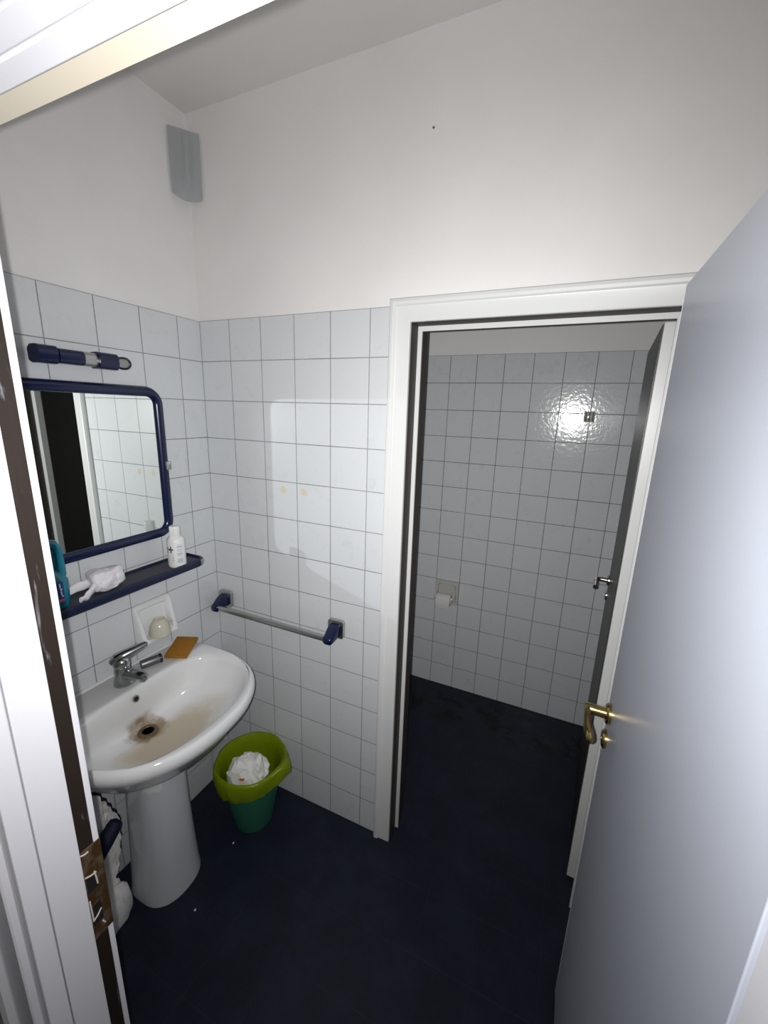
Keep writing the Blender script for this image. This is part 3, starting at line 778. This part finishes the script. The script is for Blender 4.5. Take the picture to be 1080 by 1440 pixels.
bm = bmesh.new(); rbar(bm, -0.4435, -0.386, 0.010, 0.066, 0.0245, 0.017); bevel_all(bm, 0.004, 2, 60)
build('lamp_head', bm, M_navy, lp)
bm = bmesh.new(); lathe(bm, [(0.012, 0.0), (0.0125, 0.006), (0.0165, 0.012), (0.0198, 0.021), (0.0208, 0.030), (0.0192, 0.040), (0.0145, 0.0475), (0.008, 0.0515), (0.0, 0.053)], origin=(0.040, -0.3855, LZ), axis=(0, 1, 0), seg=36, caps=(True, False))
blb = build('bulb', bm, M_glass, lp)

# ------------------------------------------------------------------ towel rail on the back wall
tr_ = thing('towel_rail', 'chrome towel rail with two dark blue end brackets on the back wall', 'towel rail', (0.345, 0.0, 0.935))
for xc, sg_ in ((0.060, 1), (0.637, -1)):
    bm = bmesh.new(); prism(bm, rrect(xc - 0.034, xc + 0.034, 0.899, 0.973, 0.008, 5), -0.0175, -0.0005, 'xz'); bevel_all(bm, 0.002, 2, 40)
    pl_ = build('mounting_plate', bm, M_chrome_dull, tr_)
    bm = bmesh.new(); rg = []
    for (y, hw, z0, z1) in ((-0.0175, 0.023, 0.907, 0.960), (-0.032, 0.023, 0.907, 0.958), (-0.046, 0.023, 0.906, 0.950), (-0.066, 0.021, 0.902, 0.936), (-0.080, 0.019, 0.901, 0.929), (-0.086, 0.013, 0.905, 0.925)):
        rg.append([(x, y, z) for x, z in rrect(xc - hw, xc + hw, z0, z1, 0.010, 5)])
    ring_loft(bm, rg)
    build('bracket', bm, M_navy, tr_, angle=45)
bm = bmesh.new(); prism(bm, rrect(-0.0775, -0.0575, 0.9075, 0.9275, 0.004, 4), 0.079, 0.617, 'yz'); 
build('bar', bm, M_chrome_dull, tr_)

# ------------------------------------------------------------------ waste bin, liner and paper
BXc, BYc = 0.306, -0.166
wbn = thing('waste_bin', 'small round green plastic waste bin in the corner under the towel rail', 'bin', (BXc, BYc, 0))
bm = bmesh.new()
lathe(bm, [(0.0, 0.004), (0.074, 0.004), (0.074, 0.0), (0.081, 0.0), (0.083, 0.006), (0.107, 0.143), (0.1315, 0.275), (0.135, 0.277), (0.135, 0.283), (0.128, 0.283), (0.103, 0.143), (0.079, 0.010), (0.0, 0.010)], origin=(BXc, BYc, 0), seg=64, caps=(False, False))
build('bin_body', bm, M_bin, wbn)
def bag_w(r, h, a):
    k = noise.noise(Vector((math.cos(a) * 1.7, math.sin(a) * 1.7, h * 9))) * 0.010
    f = noise.noise(Vector((math.cos(a) * 5, math.sin(a) * 5, h * 14 + 4))) * 0.005
    return r, h, k, f
bm = bmesh.new(); seg = 120; rings = []
prof = [(0.070, 0.125, 0), (0.086, 0.135, 0), (0.0925, 0.16, 0), (0.1035, 0.21, 0), (0.1115, 0.245, 0), (0.1175, 0.268, 0.1), (0.1285, 0.286, 0.3), (0.1355, 0.284, 0.5), (0.1395, 0.272, 0.7), (0.1405, 0.254, 0.9), (0.1395, 0.230, 1.0), (0.136, 0.210, 1.0)]
prof = [(r * 1.075, h * 1.10, w) for r, h, w in prof]
for (r, h, w) in prof:
    ring = []
    for k in range(seg):
        a = 2 * PI * k / seg
        n1 = noise.noise(Vector((math.cos(a) * 1.6, math.sin(a) * 1.6, 2.0)))
        n2 = noise.noise(Vector((math.cos(a) * 6, math.sin(a) * 6, h * 20)))
        rr_ = r + w * (0.008 * n1 + 0.005 * n2) + (0.002 * n2 if h > 0.15 else 0)
        hh = h
        # the film hangs lower towards the room and gathers in a point at the right
        front = max(0, math.cos(a - math.radians(-105)))
        tip = max(0, math.cos(a - math.radians(8))) ** 14
        if w > 0.6: hh -= (w - 0.5) * (0.040 * front ** 2 + 0.018 * n1 + 0.010 * n2) - (w - 0.4) * 0.020
        rr_ += tip * w * 0.030
        hh += tip * 0.012 * (1 if w > 0.1 else 0) + tip * w * 0.03
        if h < 0.2: rr_ *= 1 + 0.04 * n2
        ring.append((BXc + rr_ * math.cos(a), BYc + rr_ * math.sin(a), hh))
    rings.append(ring)
ring_loft(bm, rings, True, False)
bg = build('bin_liner', bm, M_bag, angle=60)
tag(bg, 'yellow-green plastic bag lining the green waste bin', 'bag')
bm = bmesh.new(); bmesh.ops.create_icosphere(bm, subdivisions=4, radius=1.0)
for v in bm.verts:
    d_ = v.co.normalized(); v.co = Vector((d_.x * 0.084, d_.y * 0.074, d_.z * 0.070 + 0.034 * max(0, d_.z) ** 2))
crumple(bm, 0.030, 18, 11.0)
for v in bm.verts:
    v.co += Vector((BXc + 0.002, BYc - 0.022, 0.236))
    rr_ = Vector((v.co.x - BXc, v.co.y - BYc)); lim = 0.104
    if rr_.length > lim: rr_ *= lim / rr_.length; v.co.x = BXc + rr_.x; v.co.y = BYc + rr_.y
    v.co.z = max(v.co.z, 0.145)
cp = build('crumpled_paper', bm, M_paper, angle=16)
tag(cp, 'crumpled white paper filling the lined waste bin', 'paper')
sx, sy = 0.336, -0.254
szz = max([v.co.z for v in cp.data.vertices if math.hypot(v.co.x - sx, v.co.y - sy) < 0.011] or [0.27])
bm = bmesh.new(); bmesh.ops.create_icosphere(bm, subdivisions=3, radius=1.0)
for v in bm.verts: v.co = Vector((v.co.x * 0.0115, v.co.y * 0.006, v.co.z * 0.0045))
crumple(bm, 0.0025, 120, 1.0)
xf(bm, Matrix.Translation((sx, sy, szz + 0.003)) @ Matrix.Rotation(0.5, 4, 'Z'))
rp = build('paper_scrap', bm, M_red)
tag(rp, 'tiny red scrap lying on the white paper in the waste bin', 'scrap')

# ------------------------------------------------------------------ bath mat and dark handle behind the basin
bmat = thing('bath_mat', 'white terry bath mat with dark edging slumped between door frame and pedestal', 'bath mat', (0.1, -0.66, 0))
outline = [(-0.830, 0.0), (-0.830, 0.40), (-0.740, 0.500), (-0.680, 0.510), (-0.644, 0.478), (-0.612, 0.395), (-0.586, 0.318), (-0.592, 0.290), (-0.606, 0.245), (-0.622, 0.175), (-0.638, 0.112), (-0.640, 0.004)]
# the sheet leans from the wall at the top to the room at the foot
def lean(y, z):
    base = 0.070 + 0.030 * max(0.0, 1 - z / 0.5) ** 1.4
    return base + 0.008 * math.sin(y * 30 + z * 9) + 0.005 * math.sin(z * 33 + y * 11)
edge = []
for (a, b_) in zip(outline, outline[1:]):
    n_ = max(2, int(math.hypot(b_[0] - a[0], b_[1] - a[1]) / 0.012))
    for k in range(n_): edge.append((a[0] + (b_[0] - a[0]) * k / n_, a[1] + (b_[1] - a[1]) * k / n_))
edge.append(outline[-1])
edge = [(y + 0.003 * math.sin(i * 1.9), z) for i, (y, z) in enumerate(edge)]
def inside(y, z):
    c_ = False; j = len(edge) - 1
    for i in range(len(edge)):
        yi, zi = edge[i]; yj, zj = edge[j]
        if (zi > z) != (zj > z) and y < (yj - yi) * (z - zi) / (zj - zi) + yi: c_ = not c_
        j = i
    return c_
bm = bmesh.new()
vs = [bm.verts.new((0, y, z)) for y, z in edge]
f = bm.faces.new(vs)
bmesh.ops.triangulate(bm, faces=[f])
bmesh.ops.subdivide_edges(bm, edges=[e for e in bm.edges if e.calc_length() > 0.03], cuts=6, use_grid_fill=False)
bmesh.ops.triangulate(bm, faces=bm.faces[:])
bmesh.ops.subdivide_edges(bm, edges=[e for e in bm.edges if e.calc_length() > 0.03], cuts=3)
bmesh.ops.triangulate(bm, faces=bm.faces[:])
for v in bm.verts: v.co.x = lean(v.co.y, v.co.z) + 0.004 * noise.noise(v.co * 60)
bmesh.ops.solidify(bm, geom=bm.faces[:], thickness=0.010)
for v in bm.verts: v.co.z = max(v.co.z, 0.001)
build('mat_body', bm, M_mat, bmat, angle=70)
bm = bmesh.new(); tube(bm, [(lean(y, z) - 0.002, y, max(z, 0.009)) for y, z in edge[30:]], 0.0085, seg=8)
build('edging', bm, M_trimdark, bmat)
# the lower fold spilling onto the floor
bm = bmesh.new(); rings = []
for (s_, z) in ((0.97, 0.001), (1.02, 0.012), (1.02, 0.050), (0.97, 0.085), (0.86, 0.104), (0.55, 0.114), (0.2, 0.118)):
    rings.append([(0.120 + 0.062 * sup(2 * PI * k / 40, 1, 1, 1, 2.4, 2.4)[0] * s_ + 0.003 * math.sin(k * 2.1), -0.730 + 0.112 * sup(2 * PI * k / 40, 1, 1, 1, 2.4, 2.4)[1] * s_, z * (1 + 0.10 * math.sin(k * 0.9))) for k in range(40)])
ring_loft(bm, rings)
for v in bm.verts: v.co.z = max(0.001, v.co.z + 0.004 * noise.noise(v.co * 45))
build('lower_fold', bm, M_mat, bmat, angle=70)
bh = bmesh.new()
tube(bh, [(0.122, -0.618, 0.372), (0.122, -0.623, 0.368), (0.123, -0.634, 0.358), (0.124, -0.665, 0.330), (0.126, -0.72, 0.282), (0.128, -0.80, 0.212), (0.130, -0.87, 0.150), (0.132, -0.94, 0.090)], [0.009, 0.021, 0.0255, 0.0265, 0.025, 0.023, 0.021, 0.020], seg=18)
hd = build('broom_handle', bh, mat('deep_navy_plastic', (0.003, 0.004, 0.032), 0.7))
tag(hd, 'rounded navy blue plastic end poking out in front of the white bath mat', 'handle')

# ------------------------------------------------------------------ toilet: paper holder, roll, hook
M_aged = mat('aged_ceramic', (0.50, 0.50, 0.47), 0.15)
th = thing('paper_holder', 'white ceramic toilet paper holder set into the tiles of the toilet', 'toilet paper holder', (0.790, D, 0.675))
hx0, hx1, hz0, hz1 = U0, U0 + T, 0.60, 0.75
def rl2(x0, x1, z0, z1, r, y): return [(x, y, z) for x, z in rrect(x0, x1, z0, z1, r, 5)]
bm = bmesh.new()
ring_loft(bm, [rl2(hx0, hx1, hz0, hz1, 0.008, D), rl2(hx0, hx1, hz0, hz1, 0.008, D - 0.018), rl2(hx0 + 0.003, hx1 - 0.003, hz0 + 0.003, hz1 - 0.003, 0.008, D - 0.022),
               rl2(hx0 + 0.016, hx1 - 0.016, hz0 + 0.014, hz1 - 0.016, 0.014, D - 0.022), rl2(hx0 + 0.024, hx1 - 0.024, hz0 + 0.022, hz1 - 0.024, 0.02, D - 0.006), rl2(hx0 + 0.04, hx1 - 0.04, hz0 + 0.04, hz1 - 0.04, 0.02, D - 0.004)])
build('ceramic_frame', bm, M_aged, th, angle=40)
for xs in (hx0 + 0.010, hx1 - 0.024):
    bm = bmesh.new(); prism(bm, [(D - 0.02, 0.625), (D - 0.02, 0.70), (D - 0.05, 0.69), (D - 0.068, 0.672), (D - 0.070, 0.652), (D - 0.060, 0.640)], xs, xs + 0.014, 'yz')
    bevel_all(bm, 0.003, 2, 30)
    build('ear', bm, M_aged, th)
RC = Vector((hx0 + 0.0255, D - 0.0585, 0.655))
bm = bmesh.new(); lathe(bm, [(0.008, 0), (0.008, hx1 - hx0 - 0.05)], origin=RC + Vector((-0.0005, 0, 0)), axis=(1, 0, 0), seg=20)
build('spindle', bm, M_white_pl, th)
bm = bmesh.new(); LR = 0.088
lathe(bm, [(0.018, 0.0), (0.0355, 0.0), (0.036, 0.002), (0.036, LR - 0.002), (0.0355, LR), (0.018, LR), (0.018, 0.0)], origin=RC + Vector((0.003, 0, -0.0099)), axis=(1, 0, 0), seg=48, caps=(False, False))
# loose end hanging down in front
rows = []
for k in range(9):
    z = RC.z - 0.006 - 0.050 * k / 8
    rows.append([(RC.x + 0.003, RC.y - 0.0365 - 0.002 * math.sin(k * 0.5), z), (RC.x + 0.003 + LR, RC.y - 0.0365 - 0.002 * math.sin(k * 0.5), z + 0.002)])
ring_loft(bm, rows, False, False, cyclic=False)
rl_ = build('toilet_roll', bm, M_roll)
tag(rl_, 'part-used white toilet roll in the ceramic paper holder', 'toilet roll')

hk = thing('wall_hook', 'small square clear adhesive hook on the toilet tiles near the glare', 'hook', (1.462, D, 1.785))
bm = BX(1.436, 1.488, D - 0.003, D - 0.0003, 1.758, 1.812, bev=0.001); 
build('hook_plate', bm, M_clearhook, hk)
for xx in (1.446, 1.462, 1.479):
    bm = bmesh.new(); tube(bm, [(xx, D - 0.004, 1.806), (xx, D - 0.006, 1.785), (xx, D - 0.007, 1.770), (xx, D - 0.012, 1.764), (xx, D - 0.018, 1.766), (xx, D - 0.020, 1.774)], 0.0032, seg=10)
    build('prong', bm, M_silver, hk)

# ------------------------------------------------------------------ grey sheet in the ceiling corner
bm = bmesh.new(); rows = []
W0, W1 = 2.505, 2.708
for j in range(13):
    z = W1 - (W1 - W0) * j / 12
    row = []
    for k in range(13):
        s_ = k / 12
        x = 0.0015 + 0.062 * s_ ** 1.15; y = -0.0015 - 0.080 * (1 - s_) ** 1.15
        bul = 0.006 * math.sin(PI * s_)
        zz = z
        if j == 12: zz = z + 0.008 * (1 - s_) - 0.020 * math.sin(PI * min(1, s_ * 0.95 + 0.05)) ** 0.8
        if j >= 10: bul += 0.003 * math.sin(s_ * 14 + j)
        row.append((x + bul * 0.6, y - bul * 0.6, zz))
    rows.append(row)
ring_loft(bm, rows, False, False, cyclic=False)
bmesh.ops.solidify(bm, geom=bm.faces[:], thickness=0.003)
dc = build('corner_panel', bm, M_duct, angle=50)
tag(dc, 'grey plastic panel bridging the wall corner just below the ceiling', 'panel')

# crumbs of paper on the floor
for (x, y, r, lab_) in ((0.315, -0.300, 0.004, 'white paper crumb on the floor in front of the waste bin'), (0.365, -0.540, 0.0035, 'white paper crumb on the floor by the pedestal foot')):
    bm = bmesh.new(); bmesh.ops.create_icosphere(bm, subdivisions=2, radius=r)
    crumple(bm, r * 0.5, 200, x * 10)
    zm = min(v.co.z for v in bm.verts)
    for v in bm.verts: v.co.z = (v.co.z - zm) * 0.5; v.co += Vector((x, y, 0.0003))
    tag(build('paper_crumb', bm, M_paper, angle=20), lab_, 'crumb')

# ------------------------------------------------------------------ camera
R = [Vector((0.9103, 0.4128, 0.0311)), Vector((0.125, -0.2025, -0.9713)), Vector((-0.3947, 0.888, -0.236))]
cam = bpy.data.cameras.new('camera'); co = bpy.data.objects.new('camera', cam); C.objects.link(co)
cam.sensor_fit = 'VERTICAL'; cam.sensor_height = 36.0; cam.lens = 577.87 / 1440 * 36.0
cam.clip_start = 0.01
r0, up, bk = R[0].normalized(), (-R[1]).normalized(), (-R[2]).normalized()
CP = Vector((1.3961, -1.2882, 1.7761))
co.matrix_world = Matrix(((r0.x, up.x, bk.x, CP.x), (r0.y, up.y, bk.y, CP.y), (r0.z, up.z, bk.z, CP.z), (0, 0, 0, 1)))
SC.camera = co

# ------------------------------------------------------------------ light: the torch/flash beside the lens
FL = CP - r0 * 0.018 + up * 0.003 - bk * 0.0
ld = bpy.data.lights.new('phone_flash', 'SPOT'); lo_ = bpy.data.objects.new('phone_flash', ld); C.objects.link(lo_)
ld.energy = 100; ld.spot_size = math.radians(165); ld.spot_blend = 0.25; ld.shadow_soft_size = 0.004
ld.color = (1.0, 0.985, 0.97)
tilt = math.radians(3); yaw = math.radians(3)          # the beam points a little above and right of the lens axis
fwd = (-bk + up * math.tan(tilt) + r0 * math.tan(yaw)).normalized(); bk2 = -fwd
r2 = up.cross(bk2).normalized(); up2 = bk2.cross(r2)
lo_.matrix_world = Matrix(((r2.x, up2.x, bk2.x, FL.x), (r2.y, up2.y, bk2.y, FL.y), (r2.z, up2.z, bk2.z, FL.z), (0, 0, 0, 1)))

class NL(N):
    def __init__(s, tree): s.t = tree
PROF = 2.6
def beam(tree, axis):
    """the lamp's own beam: intensity falls off as a power of the cosine from its axis"""
    q = NL(tree); gq = q.add('ShaderNodeNewGeometry')
    dp = q.add('ShaderNodeVectorMath', operation='DOT_PRODUCT')
    q.link(gq.outputs['Normal'], dp.inputs[0]); dp.inputs[1].default_value = axis
    return q.math('POWER', q.math('MAXIMUM', dp.outputs['Value'], 0.0), PROF)
ld.use_nodes = True
ld.node_tree.links.new(beam(ld.node_tree, fwd), ld.node_tree.nodes['Emission'].inputs['Strength'])

# the flash also bounces off the mirror and lights the back wall and doorway; a path tracer hardly
# finds that path to so small a lamp, so the reflected beam is a lamp at the flash's mirror image,
# limited to the outline of the glass
XM = 0.018
lb_ = bpy.data.lights.new('mirror_bounce', 'SPOT'); lbo = bpy.data.objects.new('mirror_bounce', lb_); C.objects.link(lbo)
lb_.energy = ld.energy * 0.86; lb_.spot_size = ld.spot_size; lb_.spot_blend = 0.25; lb_.shadow_soft_size = 0.004
lb_.color = (0.95, 1.0, 0.985)
FM = Vector((2 * XM - FL.x, FL.y, FL.z))
dz_ = Vector((-bk2.x * -1, bk2.y, bk2.z)); dz_.x = -bk2.x      # mirrored backward axis
rx = Vector((r0.x, -r0.y, -r0.z)); rx = (rx - dz_ * rx.dot(dz_)).normalized(); uy = dz_.cross(rx)
lbo.matrix_world = Matrix(((rx.x, uy.x, dz_.x, FM.x), (rx.y, uy.y, dz_.y, FM.y), (rx.z, uy.z, dz_.z, FM.z), (0, 0, 0, 1)))
lb_.use_nodes = True
g_ = NL(lb_.node_tree)
geo = g_.add('ShaderNodeNewGeometry'); dsep = g_.sep(geo.outputs['Normal'])
tt = g_.math('DIVIDE', XM - FM.x, dsep[0])
yy = g_.math('MULTIPLY_ADD', dsep[1], tt, FM.y); zz = g_.math('MULTIPLY_ADD', dsep[2], tt, FM.z)
gy0, gy1, gz0, gz1, gr = MY0 + 0.034, MY1 - 0.034, MZ0 + 0.034, MZ1 - 0.034, 0.03
qy = g_.math('MAXIMUM', g_.math('SUBTRACT', g_.math('ABSOLUTE', g_.math('SUBTRACT', yy, (gy0 + gy1) / 2)), (gy1 - gy0) / 2 - gr), 0.0)
qz = g_.math('MAXIMUM', g_.math('SUBTRACT', g_.math('ABSOLUTE', g_.math('SUBTRACT', zz, (gz0 + gz1) / 2)), (gz1 - gz0) / 2 - gr), 0.0)
dd_ = g_.math('SQRT', g_.math('ADD', g_.math('POWER', qy, 2.0), g_.math('POWER', qz, 2.0)))
msk = g_.smooth(dd_, gr + 0.001, gr - 0.001)
msk = g_.math('MULTIPLY', msk, g_.math('GREATER_THAN', dsep[0], 0.02))
msk = g_.math('MULTIPLY', msk, g_.math('GREATER_THAN', tt, 0.0))
msk = g_.math('MULTIPLY', msk, beam(lb_.node_tree, (-fwd.x, fwd.y, fwd.z)))
g_.link(msk, lb_.node_tree.nodes['Emission'].inputs['Strength'])
blk = bpy.data.collections.new('bounce_blockers')
def tree_of(o):
    yield o
    for c_ in o.children: yield from tree_of(c_)
pass_ = set()
for nm in ('wall_left', 'wall_mirror', 'vanity_lamp', 'wall_front', 'trim_2', 'wall_toilet_left', 'wall_corridor_left'):
    for q in tree_of(bpy.data.objects[nm]): pass_.add(q.name)
for q in list(C.objects):
    if q.type == 'MESH' and q.name not in pass_: blk.objects.link(q)
lbo.light_linking.blocker_collection = blk
SC.cycles.caustics_reflective = False

w = bpy.data.worlds.new('world'); SC.world = w; w.use_nodes = True
w.node_tree.nodes['Background'].inputs[0].default_value = (0.5, 0.55, 0.7, 1)
w.node_tree.nodes['Background'].inputs[1].default_value = 0.02

SC.view_settings.view_transform = 'Standard'; SC.view_settings.look = 'None'
SC.view_settings.exposure = 0.0; SC.view_settings.gamma = 1.0
SC.cycles.max_bounces = 10; SC.cycles.diffuse_bounces = 5; SC.cycles.glossy_bounces = 5; SC.cycles.transparent_max_bounces = 8
SC.cycles.use_denoising = True
